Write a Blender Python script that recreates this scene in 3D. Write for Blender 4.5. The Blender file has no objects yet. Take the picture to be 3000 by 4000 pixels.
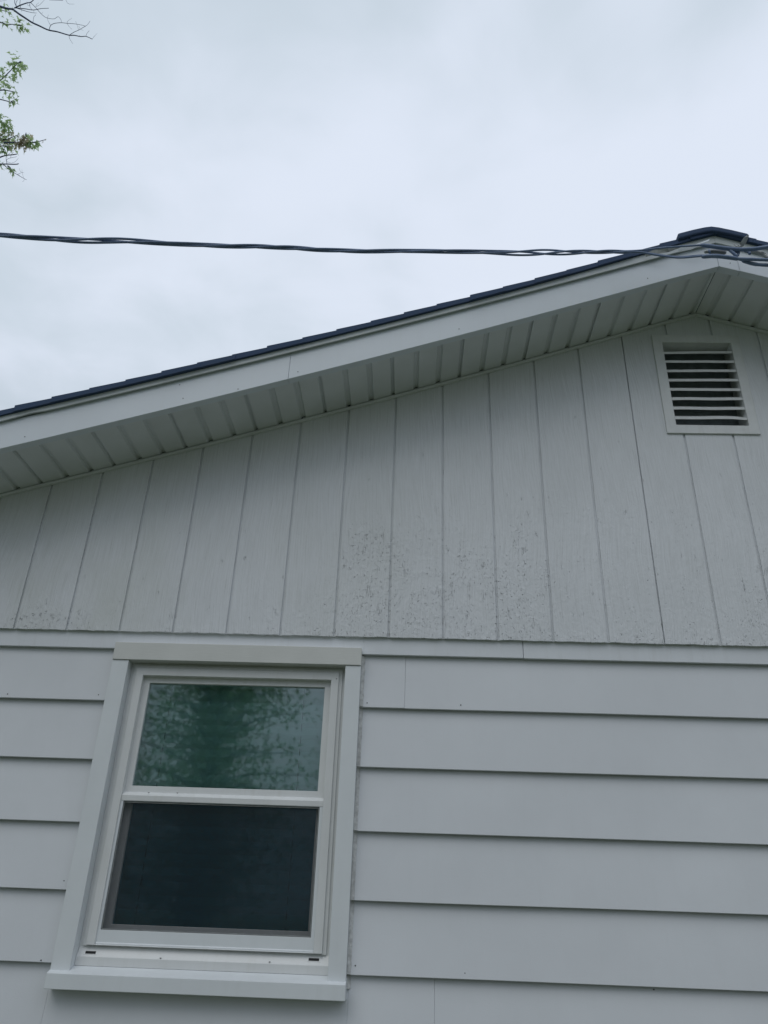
import bpy, math, random
from mathutils import Vector, Matrix, noise as mnoise

# ---------------------------------------------------------------- camera, sky, sun, exposure
scene = bpy.context.scene
COL = scene.collection
CAMY = -2.75762
cd = bpy.data.cameras.new('camera')
cam = bpy.data.objects.new('camera', cd); COL.objects.link(cam)
cam.location = (0, CAMY, 0)
cam.rotation_euler = (2.05432, -0.03293, 0.02486)
cd.sensor_fit = 'VERTICAL'; cd.sensor_height = 24.0
cd.lens = 3011.3 / 4000.0 * 24.0
cd.clip_start = 0.02; cd.clip_end = 3000
scene.camera = cam
CR = cam.rotation_euler.to_matrix()

SUN_EL, SUN_AZ = math.radians(52), math.radians(205)      # azimuth from +Y, clockwise: behind and left of the camera
world = bpy.data.worlds.new('World'); scene.world = world
world.use_nodes = True
wt = world.node_tree; wt.nodes.clear()
def wn(t): return wt.nodes.new(t)
out = wn('ShaderNodeOutputWorld'); bg = wn('ShaderNodeBackground')
sky = wn('ShaderNodeTexSky'); sky.sky_type = 'NISHITA'; sky.sun_disc = False
sky.sun_elevation = SUN_EL; sky.sun_rotation = SUN_AZ
skm = wn('ShaderNodeVectorMath'); skm.operation = 'SCALE'; skm.inputs['Scale'].default_value = 0.08
wt.links.new(sky.outputs[0], skm.inputs[0])
tc = wn('ShaderNodeTexCoord'); sep = wn('ShaderNodeSeparateXYZ')
wt.links.new(tc.outputs['Generated'], sep.inputs[0])
zz = wn('ShaderNodeMath'); zz.operation = 'MAXIMUM'; zz.inputs[1].default_value = 0.12
wt.links.new(sep.outputs[2], zz.inputs[0])
dv = wn('ShaderNodeVectorMath'); dv.operation = 'DIVIDE'
cz = wn('ShaderNodeCombineXYZ')
for i in range(3): wt.links.new(zz.outputs[0], cz.inputs[i])
wt.links.new(tc.outputs['Generated'], dv.inputs[0]); wt.links.new(cz.outputs[0], dv.inputs[1])
def wnoise(scale, detail, dist, off):
    mp = wn('ShaderNodeMapping'); mp.inputs['Location'].default_value = off
    n = wn('ShaderNodeTexNoise'); n.inputs['Scale'].default_value = scale
    n.inputs['Detail'].default_value = detail; n.inputs['Roughness'].default_value = 0.5
    n.inputs['Distortion'].default_value = dist
    wt.links.new(dv.outputs[0], mp.inputs[0]); wt.links.new(mp.outputs[0], n.inputs['Vector'])
    return n
n1 = wnoise(1.5, 3.0, 0.5, (3.1, 1.7, 0)); n2 = wnoise(4.5, 4.0, 0.3, (0.4, 7.7, 2))
mx = wn('ShaderNodeMix'); mx.inputs[0].default_value = 0.38
wt.links.new(n1.outputs[0], mx.inputs[2]); wt.links.new(n2.outputs[0], mx.inputs[3])
# lower sky a little brighter than overhead
gr = wn('ShaderNodeMapRange'); gr.inputs[1].default_value = 0.92; gr.inputs[2].default_value = 0.62
gr.inputs[3].default_value = -0.03; gr.inputs[4].default_value = 0.12
wt.links.new(sep.outputs[2], gr.inputs[0])
gx = wn('ShaderNodeMapRange'); gx.inputs[1].default_value = -0.45; gx.inputs[2].default_value = 0.35
gx.inputs[3].default_value = -0.22; gx.inputs[4].default_value = 0.15
wt.links.new(sep.outputs[0], gx.inputs[0])
ad = wn('ShaderNodeMath'); ad.operation = 'ADD'; wt.links.new(mx.outputs[0], ad.inputs[0]); wt.links.new(gr.outputs[0], ad.inputs[1])
ad2 = wn('ShaderNodeMath'); ad2.operation = 'ADD'; wt.links.new(ad.outputs[0], ad2.inputs[0]); wt.links.new(gx.outputs[0], ad2.inputs[1])
rp = wn('ShaderNodeValToRGB')
rp.color_ramp.elements[0].position = 0.30; rp.color_ramp.elements[0].color = (0.56, 0.645, 0.725, 1)
rp.color_ramp.elements[1].position = 0.66; rp.color_ramp.elements[1].color = (0.735, 0.80, 0.915, 1)
rp.color_ramp.interpolation = 'EASE'
wt.links.new(ad2.outputs[0], rp.inputs[0])
cm = wn('ShaderNodeMix'); cm.data_type = 'RGBA'; cm.inputs[0].default_value = 0.95
wt.links.new(skm.outputs[0], cm.inputs[6]); wt.links.new(rp.outputs[0], cm.inputs[7])
fo_ = wn('ShaderNodeMapRange'); fo_.interpolation_type = 'SMOOTHSTEP'      # overcast sky: dimmer towards the horizon
fo_.inputs[1].default_value = 0.05; fo_.inputs[2].default_value = 0.62; fo_.inputs[3].default_value = 0.30; fo_.inputs[4].default_value = 1.0
wt.links.new(sep.outputs[2], fo_.inputs[0])
fm = wn('ShaderNodeVectorMath'); fm.operation = 'SCALE'
wt.links.new(cm.outputs[2], fm.inputs[0]); wt.links.new(fo_.outputs[0], fm.inputs['Scale'])
wt.links.new(fm.outputs[0], bg.inputs[0]); bg.inputs[1].default_value = 1.0
wt.links.new(bg.outputs[0], out.inputs[0])

sl = bpy.data.lights.new('sun', 'SUN'); sl.energy = 0.5; sl.angle = math.radians(40); sl.color = (1, 0.96, 0.9)
so = bpy.data.objects.new('sun', sl); COL.objects.link(so)
sdir = Vector((math.sin(SUN_AZ) * math.cos(SUN_EL), math.cos(SUN_AZ) * math.cos(SUN_EL), math.sin(SUN_EL)))
so.rotation_euler = sdir.to_track_quat('Z', 'Y').to_euler(); so.location = sdir * 30
scene.view_settings.view_transform = 'Standard'; scene.view_settings.look = 'None'
scene.view_settings.exposure = 0.07; scene.view_settings.gamma = 1.0

# ---------------------------------------------------------------- helpers
rnd = random.Random(7)

def tag(o, label=None, cat=None, group=None, kind=None):
    if label: o['label'] = label
    if cat: o['category'] = cat
    if group: o['group'] = group
    if kind: o['kind'] = kind
    return o

def empty(name, loc=(0, 0, 0), parent=None):
    o = bpy.data.objects.new(name, None); COL.objects.link(o); o.location = loc
    o.empty_display_size = 0.1
    if parent: o.parent = parent
    return o

class MB:
    def __init__(s): s.v = []; s.f = []; s.m = []; s.cur = 0
    def add(s, vs, fs):
        b = len(s.v); s.v += [tuple(v) for v in vs]
        for f in fs: s.f.append([b + i for i in f]); s.m.append(s.cur)
        return s
    def box(s, x0, x1, y0, y1, z0, z1):
        vs = [(x, y, z) for x in (x0, x1) for y in (y0, y1) for z in (z0, z1)]
        return s.add(vs, [(0, 1, 3, 2), (4, 6, 7, 5), (0, 4, 5, 1), (2, 3, 7, 6), (0, 2, 6, 4), (1, 5, 7, 3)])
    def prism_x(s, sec, x0, x1):
        """closed (y,z) section, listed round, swept along x"""
        n = len(sec)
        vs = [(x0, y, z) for y, z in sec] + [(x1, y, z) for y, z in sec]
        fs = [(i, (i + 1) % n, n + (i + 1) % n, n + i) for i in range(n)]
        fs += [tuple(range(n))[::-1], tuple(range(n, 2 * n))]
        return s.add(vs, fs)
    def prism_y(s, sec, y0, y1):
        n = len(sec)
        vs = [(x, y0, z) for x, z in sec] + [(x, y1, z) for x, z in sec]
        fs = [(i, (i + 1) % n, n + (i + 1) % n, n + i) for i in range(n)]
        fs += [tuple(range(n))[::-1], tuple(range(n, 2 * n))]
        return s.add(vs, fs)
    def ring(s, x0, x1, z0, z1, wl, wr, wb, wt_, y0, y1):
        """mitred rectangular frame; outer rect, widths, from front y0 to back y1"""
        o = [(x0, z0), (x1, z0), (x1, z1), (x0, z1)]
        i = [(x0 + wl, z0 + wb), (x1 - wr, z0 + wb), (x1 - wr, z1 - wt_), (x0 + wl, z1 - wt_)]
        vs = [(x, y0, z) for x, z in o] + [(x, y0, z) for x, z in i] + [(x, y1, z) for x, z in o] + [(x, y1, z) for x, z in i]
        fs = []
        for a in range(4):
            b = (a + 1) % 4
            fs += [(a, b, 4 + b, 4 + a), (8 + b, 8 + a, 12 + a, 12 + b), (a, 8 + a, 8 + b, b), (4 + a, 4 + b, 12 + b, 12 + a)]
        return s.add(vs, fs)
    def tube(s, pts, rad, n=8, cap=True):
        pts = [Vector(p) for p in pts]
        if not isinstance(rad, (list, tuple)): rad = [rad] * len(pts)
        b = len(s.v); up = None
        for k, p in enumerate(pts):
            t = (pts[min(k + 1, len(pts) - 1)] - pts[max(k - 1, 0)]).normalized()
            if up is None:
                up = Vector((0, 0, 1)) if abs(t.z) < 0.9 else Vector((1, 0, 0))
            up = (up - t * up.dot(t)).normalized(); sd = t.cross(up)
            for j in range(n):
                a = 2 * math.pi * j / n
                s.v.append(tuple(p + (up * math.cos(a) + sd * math.sin(a)) * rad[k]))
        for k in range(len(pts) - 1):
            for j in range(n):
                s.f.append([b + k * n + j, b + k * n + (j + 1) % n, b + (k + 1) * n + (j + 1) % n, b + (k + 1) * n + j]); s.m.append(s.cur)
        if cap:
            s.f.append([b + j for j in range(n)][::-1]); s.m.append(s.cur)
            e = b + (len(pts) - 1) * n; s.f.append([e + j for j in range(n)]); s.m.append(s.cur)
        return s
    def build(s, name, mat, parent=None, bevel=0, smooth=False, seg=2, label=None):
        me = bpy.data.meshes.new(name); me.from_pydata(s.v, [], s.f)
        for m in (mat if isinstance(mat, (list, tuple)) else [mat]): me.materials.append(m)
        if any(s.m): me.polygons.foreach_set('material_index', s.m)
        import bmesh
        bm = bmesh.new(); bm.from_mesh(me); bmesh.ops.recalc_face_normals(bm, faces=bm.faces); bm.to_mesh(me); bm.free()
        if smooth: me.polygons.foreach_set('use_smooth', [True] * len(me.polygons))
        me.update()
        o = bpy.data.objects.new(name, me); COL.objects.link(o)
        if parent: o.parent = parent
        if bevel:
            md = o.modifiers.new('bevel', 'BEVEL'); md.width = bevel; md.segments = seg
            md.limit_method = 'ANGLE'; md.angle_limit = math.radians(35); md.harden_normals = False
        if label: o['label'] = label
        return o

def ray(u, v):
    """direction through a point of the 3000 x 4000 photograph, unit depth along the view axis"""
    return CR @ Vector(((u - 1500) / 3011.3, -(v - 2000) / 3011.3, -1.0))
def at_y(u, v, y):
    d = ray(u, v); t = (y - CAMY) / d.y
    return Vector((d.x * t, y, d.z * t))
def at_d(u, v, depth):
    return Vector((0, CAMY, 0)) + ray(u, v) * depth

# ---------------------------------------------------------------- materials
class NT:
    def __init__(s, name):
        s.m = bpy.data.materials.new(name); s.m.use_nodes = True
        s.t = s.m.node_tree; s.b = s.t.nodes['Principled BSDF']; s.o = s.t.nodes['Material Output']
        s.g = s.t.nodes.new('ShaderNodeNewGeometry')
    def n(s, t, **k):
        x = s.t.nodes.new(t)
        for a, b in k.items(): setattr(x, a, b)
        return x
    def l(s, a, b): s.t.links.new(a, b)
    def setin(s, sock, v):
        if hasattr(v, 'is_linked') or hasattr(v, 'links'): s.l(v, sock)
        else: sock.default_value = v
    def math(s, op, a, b=None, clamp=False):
        x = s.n('ShaderNodeMath', operation=op); x.use_clamp = clamp
        s.setin(x.inputs[0], a)
        if b is not None: s.setin(x.inputs[1], b)
        return x.outputs[0]
    def vec(s, scale, loc=(0, 0, 0)):
        x = s.n('ShaderNodeMapping'); x.inputs['Scale'].default_value = scale; x.inputs['Location'].default_value = loc
        s.l(s.g.outputs['Position'], x.inputs[0]); return x.outputs[0]
    def noise(s, scale=(1, 1, 1), detail=3, rough=.5, dist=0, loc=(0, 0, 0)):
        x = s.n('ShaderNodeTexNoise'); x.inputs['Scale'].default_value = 1; x.inputs['Detail'].default_value = detail
        x.inputs['Roughness'].default_value = rough; x.inputs['Distortion'].default_value = dist
        s.l(s.vec(scale, loc), x.inputs['Vector']); return x.outputs[0]
    def ramp(s, f, stops):
        x = s.n('ShaderNodeValToRGB'); e = x.color_ramp.elements
        while len(e) < len(stops): e.new(0.5)
        for q, (p, c) in zip(e, stops):
            q.position = p; q.color = c if len(c) == 4 else (*c, 1)
        s.l(f, x.inputs[0]); return x.outputs[0]
    def maprange(s, f, a, b, c=0.0, d=1.0, smooth=False):
        x = s.n('ShaderNodeMapRange'); x.inputs[1].default_value = a; x.inputs[2].default_value = b
        x.inputs[3].default_value = c; x.inputs[4].default_value = d
        if smooth: x.interpolation_type = 'SMOOTHSTEP'
        s.l(f, x.inputs[0]); return x.outputs[0]
    def mix(s, f, a, b):
        x = s.n('ShaderNodeMix', data_type='RGBA'); s.setin(x.inputs[0], f); s.setin(x.inputs[6], a); s.setin(x.inputs[7], b)
        return x.outputs[2]
    def bump(s, h, dist, strength=1.0):
        x = s.n('ShaderNodeBump'); x.inputs['Strength'].default_value = strength; x.inputs['Distance'].default_value = dist
        s.l(h, x.inputs['Height']); s.l(x.outputs[0], s.b.inputs['Normal']); return x
    def base(s, c): s.setin(s.b.inputs['Base Color'], c)
    def rough(s, r): s.setin(s.b.inputs['Roughness'], r)
    def xyz(s):
        x = s.n('ShaderNodeSeparateXYZ'); s.l(s.g.outputs['Position'], x.inputs[0]); return x.outputs

def paint(name, c, rough=.5, var=.05, stip=.0003, scale=6, dirt=0.0, dirtcol=(.35, .34, .28)):
    t = NT(name)
    n = t.noise((scale,) * 3, 5, .6)
    lo = tuple(x * (1 - var) for x in c); hi = tuple(min(1, x * (1 + var)) for x in c)
    col = t.ramp(n, [(.3, lo), (.7, hi)])
    if dirt:
        d = t.noise((40, 40, 4), 5, .65, loc=(3, 1, 2)); f = t.maprange(d, .52, .75, 0, dirt)
        col = t.mix(f, col, (*dirtcol, 1))
    t.base(col); t.rough(rough)
    if stip:
        t.bump(t.noise((260, 260, 260), 3, .6), stip, .6)
    return t.m

M = {}
M['lap'] = paint('lap_siding_paint', (.665, .69, .715), .5, .05, .0004, 1.7, .035, (.40, .41, .38))
M['trimboard'] = paint('trim_board_paint', (.72, .75, .78), .45, .04, .0003, 5, .12)
M['casing'] = paint('casing_aluminium', (.705, .74, .755), .42, .03, .00015, 7, .06)
M['vinyl'] = paint('window_vinyl', (.70, .715, .71), .35, .03, 0, 9, .16, (.42, .41, .33))
M['fascia'] = paint('fascia_aluminium', (.68, .73, .775), .42, .035, .0002, 2.3, .04)
M['rake'] = paint('rake_metal', (.54, .585, .59), .4, .05, .0002, 5, .1)
M['ventpaint'] = paint('vent_paint', (.69, .71, .71), .5, .05, .0004, 14, .18)
M['caulk'] = paint('caulk', (.56, .57, .56), .7, .25, .001, 60, .5, (.12, .11, .10))
M['dark'] = paint('dark_hole', (.01, .011, .012), .8, 0, 0)
M['ventmesh'] = paint('vent_mesh', (.30, .34, .38), .8, .2, 0, 30)
M['screw'] = paint('dull_screw', (.16, .16, .15), .5, .1, 0)
M['body'] = paint('wall_paint', (.62, .64, .66), .6, .04, .001, 2)
M['plaster'] = paint('interior_plaster', (.35, .34, .32), .9, .04, 0, 2)

# perforated look soffit, warm white
t = NT('soffit_vinyl')
t.base(t.ramp(t.noise((5, 5, 5), 4), [(.3, (.66, .69, .70)), (.7, (.74, .77, .79))])); t.rough(.5)
M['soffit'] = t.m

# header casing: fine embossed grain
t = NT('header_emboss')
t.base(t.ramp(t.noise((8, 8, 8), 4), [(.3, (.60, .61, .58)), (.7, (.65, .66, .63))])); t.rough(.45)
t.bump(t.noise((30, 200, 420), 3, .6), .0006, .8); M['header'] = t.m

# grooved plywood gable, rough sawn grain, checked and flaking paint
t = NT('grooved_plywood_paint')
X = t.xyz()
warp = t.noise((1.6, 1.6, 1.1), 2, .5)
wx = t.math('MULTIPLY', warp, .12)
cv = t.n('ShaderNodeCombineXYZ'); t.l(t.math('ADD', X[0], wx), cv.inputs[0]); t.l(X[1], cv.inputs[1]); t.l(X[2], cv.inputs[2])
def nz(scale, detail, rough, dist=0, loc=(0, 0, 0)):
    mp = t.n('ShaderNodeMapping'); mp.inputs['Scale'].default_value = scale; mp.inputs['Location'].default_value = loc
    t.l(cv.outputs[0], mp.inputs[0])
    x = t.n('ShaderNodeTexNoise'); x.inputs['Scale'].default_value = 1; x.inputs['Detail'].default_value = detail
    x.inputs['Roughness'].default_value = rough; x.inputs['Distortion'].default_value = dist
    t.l(mp.outputs[0], x.inputs['Vector']); return x.outputs[0]
grain = nz((190, 60, 6), 4, .6)
grain2 = nz((60, 20, 2.2), 3, .5, 0, (4, 0, 1))
def blob(cx, cz_, rx, rz):
    a = t.math('MULTIPLY', t.math('SUBTRACT', X[0], cx), 1 / rx); b = t.math('MULTIPLY', t.math('SUBTRACT', X[2], cz_), 1 / rz)
    d = t.math('ADD', t.math('MULTIPLY', a, a), t.math('MULTIPLY', b, b))
    return t.math('POWER', 2.718, t.math('MULTIPLY', d, -1))
dens = blob(-.19, 1.00, .10, .17)
for q in ((-.17, 1.22, .12, .13), (.44, 1.18, .09, .17), (.05, 1.12, .25, .22), (.25, 1.10, .13, .2), (-1.40, .96, .16, .07)):
    dens = t.math('ADD', dens, t.math('MULTIPLY', blob(*q), .55 if q[0] > -.1 and q[0] != .44 else .75))
low = t.maprange(X[2], .92, 1.22, .48, .04, True)
rightside = t.maprange(X[0], -.9, .2, .05, .46, True)
hi_ = t.maprange(X[2], 1.35, 1.75, 1, .25, True)
dens = t.math('ADD', dens, t.math('ADD', low, t.math('MULTIPLY', rightside, hi_)), False)
patch = t.maprange(nz((7, 4, 3.6), 5, .65, 1.0, (3, 1, 4)), .34, .64, .25, 1.35)
dens = t.math('MINIMUM', t.math('ADD', t.math('MULTIPLY', dens, patch), t.math('MULTIPLY', t.maprange(X[2], .921, .955, .75, 0), t.maprange(patch, .4, 1.2, .3, 1))), 1.0)
# short curved checks: thin iso-lines of one noise broken up by another
iso = t.math('ABSOLUTE', t.math('SUBTRACT', nz((130, 50, 78), 2, .5, .8, (1, 2, 3)), .5))
line = t.maprange(iso, .006, .024, 1, 0)
brk = nz((90, 30, 80), 3, .6, 0, (9, 3, 5))
thr = t.math('SUBTRACT', .73, t.math('MULTIPLY', dens, .165))
seg = t.math('MULTIPLY', t.math('SUBTRACT', brk, thr), 22, True)
chk = t.math('MULTIPLY', line, seg)
# vertical fine checks
iso2 = t.math('ABSOLUTE', t.math('SUBTRACT', nz((120, 40, 9), 2, .5, .2, (5, 2, 8)), .5))
line2 = t.maprange(iso2, .003, .012, 1, 0)
brk2 = nz((30, 30, 16), 2, .5, 0, (2, 8, 5))
thr2 = t.math('SUBTRACT', .68, t.math('MULTIPLY', dens, .10))
seg2 = t.math('MULTIPLY', t.math('SUBTRACT', brk2, thr2), 14, True)
chk2 = t.math('MULTIPLY', t.math('MULTIPLY', line2, seg2), .55)
# bare chips
chip = t.math('MULTIPLY', t.math('SUBTRACT', nz((130, 50, 95), 3, .6, .8, (7, 1, 2)), t.math('SUBTRACT', .88, t.math('MULTIPLY', dens, .19))), 30, True)
dark = t.math('MAXIMUM', t.math('MAXIMUM', chk, chk2), t.math('MULTIPLY', chip, .75))
mott = t.noise((3, 3, 2), 5, .6)
pc = t.ramp(mott, [(.3, (.685, .71, .735)), (.7, (.75, .775, .805))])
fine = nz((330, 90, 5), 3, .6, 0, (1, 7, 3))
pc = t.mix(t.maprange(grain, .38, .62, 0, .16), pc, (.42, .43, .42, 1))
pc = t.mix(t.maprange(fine, .56, .68, 0, .30), pc, (.36, .37, .36, 1))
algae = t.math('MULTIPLY', t.maprange(t.noise((2.2, 2, 1.1), 5, .65, loc=(4, 4, 9)), .42, .68, 0, 1), t.maprange(X[0], .4, -1.6, .05, .42))
pc = t.mix(algae, pc, (.50, .53, .46, 1))
pc = t.mix(t.math('MULTIPLY', dark, t.maprange(nz((22, 10, 18), 2, .5, 0, (8, 8, 1)), .35, .68, .18, .95)), pc, (.095, .105, .115, 1))
t.base(pc); t.rough(.55)
lump = nz((55, 30, 40), 3, .55, .7, (2, 2, 7))
h = t.math('ADD', t.math('MULTIPLY', grain, .45), t.math('MULTIPLY', grain2, .5))
h = t.math('ADD', h, t.math('MULTIPLY', t.math('MULTIPLY', lump, t.math('ADD', dens, .15)), .8))
h = t.math('SUBTRACT', h, t.math('MULTIPLY', dark, 1.1))
t.bump(h, .0034, .9)
M['t111'] = t.m

t = NT('asphalt_shingle_flare')
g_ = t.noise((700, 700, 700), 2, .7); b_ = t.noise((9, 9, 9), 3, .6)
c_ = t.ramp(g_, [(.3, (.026, .050, .105)), (.7, (.055, .095, .18))])  # granule colours carry a painted-in blue lens flare
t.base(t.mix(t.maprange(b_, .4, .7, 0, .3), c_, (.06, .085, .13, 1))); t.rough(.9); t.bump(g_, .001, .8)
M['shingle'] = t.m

t = NT('cable_rubber_glare'); t.base(t.ramp(t.noise((30, 30, 30), 3), [(.3, (.11, .165, .28)), (.7, (.18, .25, .39))])); t.rough(.45)  # blue lens glare and sheen painted into the cable's base colour
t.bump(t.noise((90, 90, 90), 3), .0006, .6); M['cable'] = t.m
t = NT('splice_plastic'); t.base((.22, .235, .245, 1)); t.rough(.5); t.bump(t.noise((120, 120, 120), 3), .001, .7); M['splice'] = t.m
t = NT('weathered_zinc'); t.base(t.ramp(t.noise((40, 40, 40), 4), [(.3, (.24, .26, .26)), (.7, (.42, .44, .43))])); t.rough(.5); t.b.inputs['Metallic'].default_value = .3
M['zinc'] = t.m

def glass(name, tint, refl, ripple=.00012, rscale=3.0):
    t = NT(name); t.t.nodes.remove(t.b)
    tr = t.n('ShaderNodeBsdfTransparent'); tr.inputs[0].default_value = (*tint, 1)
    gl = t.n('ShaderNodeBsdfGlossy'); gl.inputs['Roughness'].default_value = .028; gl.inputs[0].default_value = (.9, 1, 1, 1)
    bp = t.n('ShaderNodeBump'); bp.inputs['Strength'].default_value = .35; bp.inputs['Distance'].default_value = ripple
    t.l(t.noise((rscale, rscale, rscale), 2), bp.inputs['Height']); t.l(bp.outputs[0], gl.inputs['Normal'])
    fr = t.n('ShaderNodeFresnel'); fr.inputs[0].default_value = 1.5
    f = t.math('ADD', t.math('MULTIPLY', fr.outputs[0], 2.0), refl - .08, True)
    ms = t.n('ShaderNodeMixShader'); t.l(f, ms.inputs[0]); t.l(tr.outputs[0], ms.inputs[1]); t.l(gl.outputs[0], ms.inputs[2])
    t.l(ms.outputs[0], t.o.inputs[0]); return t.m
M['glass'] = glass('pane_glass', (.73, .88, .88), .20, .0007, 6)
M['glass2'] = glass('lower_pane_glass', (.40, .74, .82), .12, .0006, 7)
t = NT('insect_mesh'); tr = t.n('ShaderNodeBsdfTransparent'); ms = t.n('ShaderNodeMixShader'); ms.inputs[0].default_value = .31
t.base((.010, .018, .026, 1)); t.rough(.7); t.l(tr.outputs[0], ms.inputs[1]); t.l(t.b.outputs[0], ms.inputs[2]); t.l(ms.outputs[0], t.o.inputs[0])
M['mesh'] = t.m
M['slat'] = paint('blind_slat', (.80, .82, .78), .4, .03, 0, 5)
M['cord'] = paint('blind_cord', (.08, .08, .07), .8, .1, 0, 5)

def leafmat(name, a, b):
    t = NT(name); oi = t.n('ShaderNodeObjectInfo')
    n = t.noise((7, 7, 7), 3)
    t.base(t.ramp(n, [(.3, a), (.7, b)])); t.rough(.5)
    tl = t.n('ShaderNodeBsdfTranslucent'); tl.inputs[0].default_value = (min(1, b[0] * 2.2), min(1, b[1] * 2.2), min(1, b[2] * 1.8), 1)
    ms = t.n('ShaderNodeMixShader'); ms.inputs[0].default_value = .5
    t.l(t.b.outputs[0], ms.inputs[1]); t.l(tl.outputs[0], ms.inputs[2]); t.l(ms.outputs[0], t.o.inputs[0]); return t.m
M['leaf'] = leafmat('maple_leaf', (.18, .27, .19), (.29, .38, .22))
M['leafrust'] = leafmat('rusty_leaf', (.26, .25, .21), (.34, .31, .26))
M['leafdark'] = leafmat('dark_leaf', (.05, .10, .06), (.09, .16, .08))  # darker green for the tree across the yard
t = NT('bark'); t.base(t.ramp(t.noise((25, 25, 6), 5, .6), [(.3, (.08, .10, .18)), (.7, (.16, .19, .31))])); t.rough(.9)
t.bump(t.noise((60, 60, 12), 4), .006, .7); M['bark'] = t.m
t = NT('trunk_bark'); t.base(t.ramp(t.noise((25, 25, 5), 5, .6), [(.3, (.06, .055, .05)), (.7, (.15, .14, .13))])); t.rough(.9)
t.bump(t.noise((40, 40, 8), 5), .02, .9); M['trunkbark'] = t.m
t = NT('lawn'); t.base(t.ramp(t.noise((1.2, 1.2, 1.2), 8, .7), [(.3, (.07, .085, .045)), (.7, (.13, .15, .085))])); t.rough(.95)
t.bump(t.noise((50, 50, 50), 4), .03); M['lawn'] = t.m

# ---------------------------------------------------------------- ground
GZ = -1.60
g = MB(); g.add([(-600, -600, GZ), (600, -600, GZ), (600, 600, GZ), (-600, 600, GZ)], [(0, 1, 2, 3)])
tag(g.build('ground', M['lawn']), 'mown green lawn round the house', 'ground', kind='structure')

# ---------------------------------------------------------------- house
AX, AZ, SL = 1.285, 2.5065, .3376           # gable apex and roof slope
XL, XR, YB = -3.40, 5.97, 8.0               # side walls, back wall
def sag(x):
    return -.018 * max(0, 1 - ((x + .25) / 1.35) ** 2)
def zs(x): return AZ - SL * abs(x - AX) + sag(x)
HALF = 5.15
def lift(x): return .017 * math.exp(-((x - AX + .05) / .50) ** 2)      # roof build-up swells towards the ridge
house = empty('house', (0, 0, GZ))
tag(house, 'white gable end house with lap siding, grooved upper boards and one window', 'house')
class HP:                                    # parent helper: children keep world coordinates
    pass
def hb(mb, name, mat, parent=None, **k):
    o = mb.build(name, mat, parent or house, **k)
    if parent is None: o.location = (0, 0, -GZ)
    return o

# gable panel (grooved plywood) --------------------------------------------------------------
VX0, VX1, VZ0, VZ1 = 1.100, 1.427, 1.878, 2.345      # hole for the vent
G0, GS, GW, GD = -1.50285, .2032, .0095, .0068
PB = .922
mb = MB()
xs = []
k = math.floor((XL - G0) / GS)
cur = XL
segs = []                                             # (x0, x1, front y)
while True:
    gx_ = G0 + GS * k - (.0015)
    w = GW if k != 12 else .0055
    a, b = gx_ - w / 2, gx_ + w / 2
    if a >= XR: break
    if a > cur: segs.append((cur, a, 0.0)); segs.append((a, b, GD if k != 12 else .009)); cur = b
    k += 1
segs.append((cur, XR, 0.0))
jr = random.Random(3)
def column(x0, x1, y, zlo, zhi_f, jitter):
    n = max(1, int((x1 - x0) / .012))
    for i in range(n):
        a = x0 + (x1 - x0) * i / n; b = x0 + (x1 - x0) * (i + 1) / n
        ja, jb = (jz[round(a, 4)], jz[round(b, 4)]) if jitter else (0, 0)
        za, zb = zhi_f(a), zhi_f(b)
        vs = [(a, y, zlo + ja), (b, y, zlo + jb), (b, y, zb), (a, y, za), (a, .016, zlo + ja), (b, .016, zlo + jb), (b, .016, zb), (a, .016, za)]
        mb.add(vs, [(0, 1, 2, 3), (0, 4, 5, 1), (5, 4, 7, 6)])
class JZ(dict):
    def __missing__(s, k_):
        s[k_] = mnoise.noise(Vector((k_ * 14, 3, 1))) * .0022 + jr.uniform(-.0009, .0009); return s[k_]
jz = JZ()
top = lambda x: zs(x) + .012
prev = None
for (x0, x1, y) in segs:
    parts = [(x0, x1)]
    for cut in (VX0, VX1):
        parts = [q for a, b in parts for q in (((a, cut), (cut, b)) if a < cut < b else ((a, b),))]
    for a, b in parts:
        if a >= VX0 - 1e-6 and b <= VX1 + 1e-6:
            column(a, b, y, PB, lambda x: VZ0, True); column(a, b, y, VZ1, top, False)
        else: column(a, b, y, PB, top, True)
    # groove side walls
    if prev is not None and prev[2] != y:
        ya, yb = sorted((prev[2], y)); tz = top(x0)
        rngs = [(PB, tz)] if not (VX0 < x0 < VX1) else [(PB, VZ0), (VZ1, tz)]
        for za, zb in rngs:
            mb.add([(x0, ya, za), (x0, yb, za), (x0, yb, zb), (x0, ya, zb)], [(0, 1, 2, 3)])
    prev = (x0, x1, y)
gp = hb(mb, 'gable_panel', M['t111'], label='grooved rough sawn gable boards with flaking white paint')

# drip board under the gable panel -----------------------------------------------------------
jx = at_y(2043, 2530, .014).x
def dripsec(dz=0): return [(.014, .859 + dz), (.0135, .935), (.030, .935), (.030, .859 + dz)]
mb = MB().prism_x(dripsec(), XL, -.174 - .0)
hb(mb, 'trim_board', M['trimboard'], bevel=.0012)
mb = MB().prism_x(dripsec(.0), -.174, jx - .0009)
hb(mb, 'trim_board', M['trimboard'], bevel=.0012)
mb = MB().prism_x(dripsec(-.001), jx + .0009, XR)
hb(mb, 'trim_board', M['trimboard'], bevel=.0012)

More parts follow.
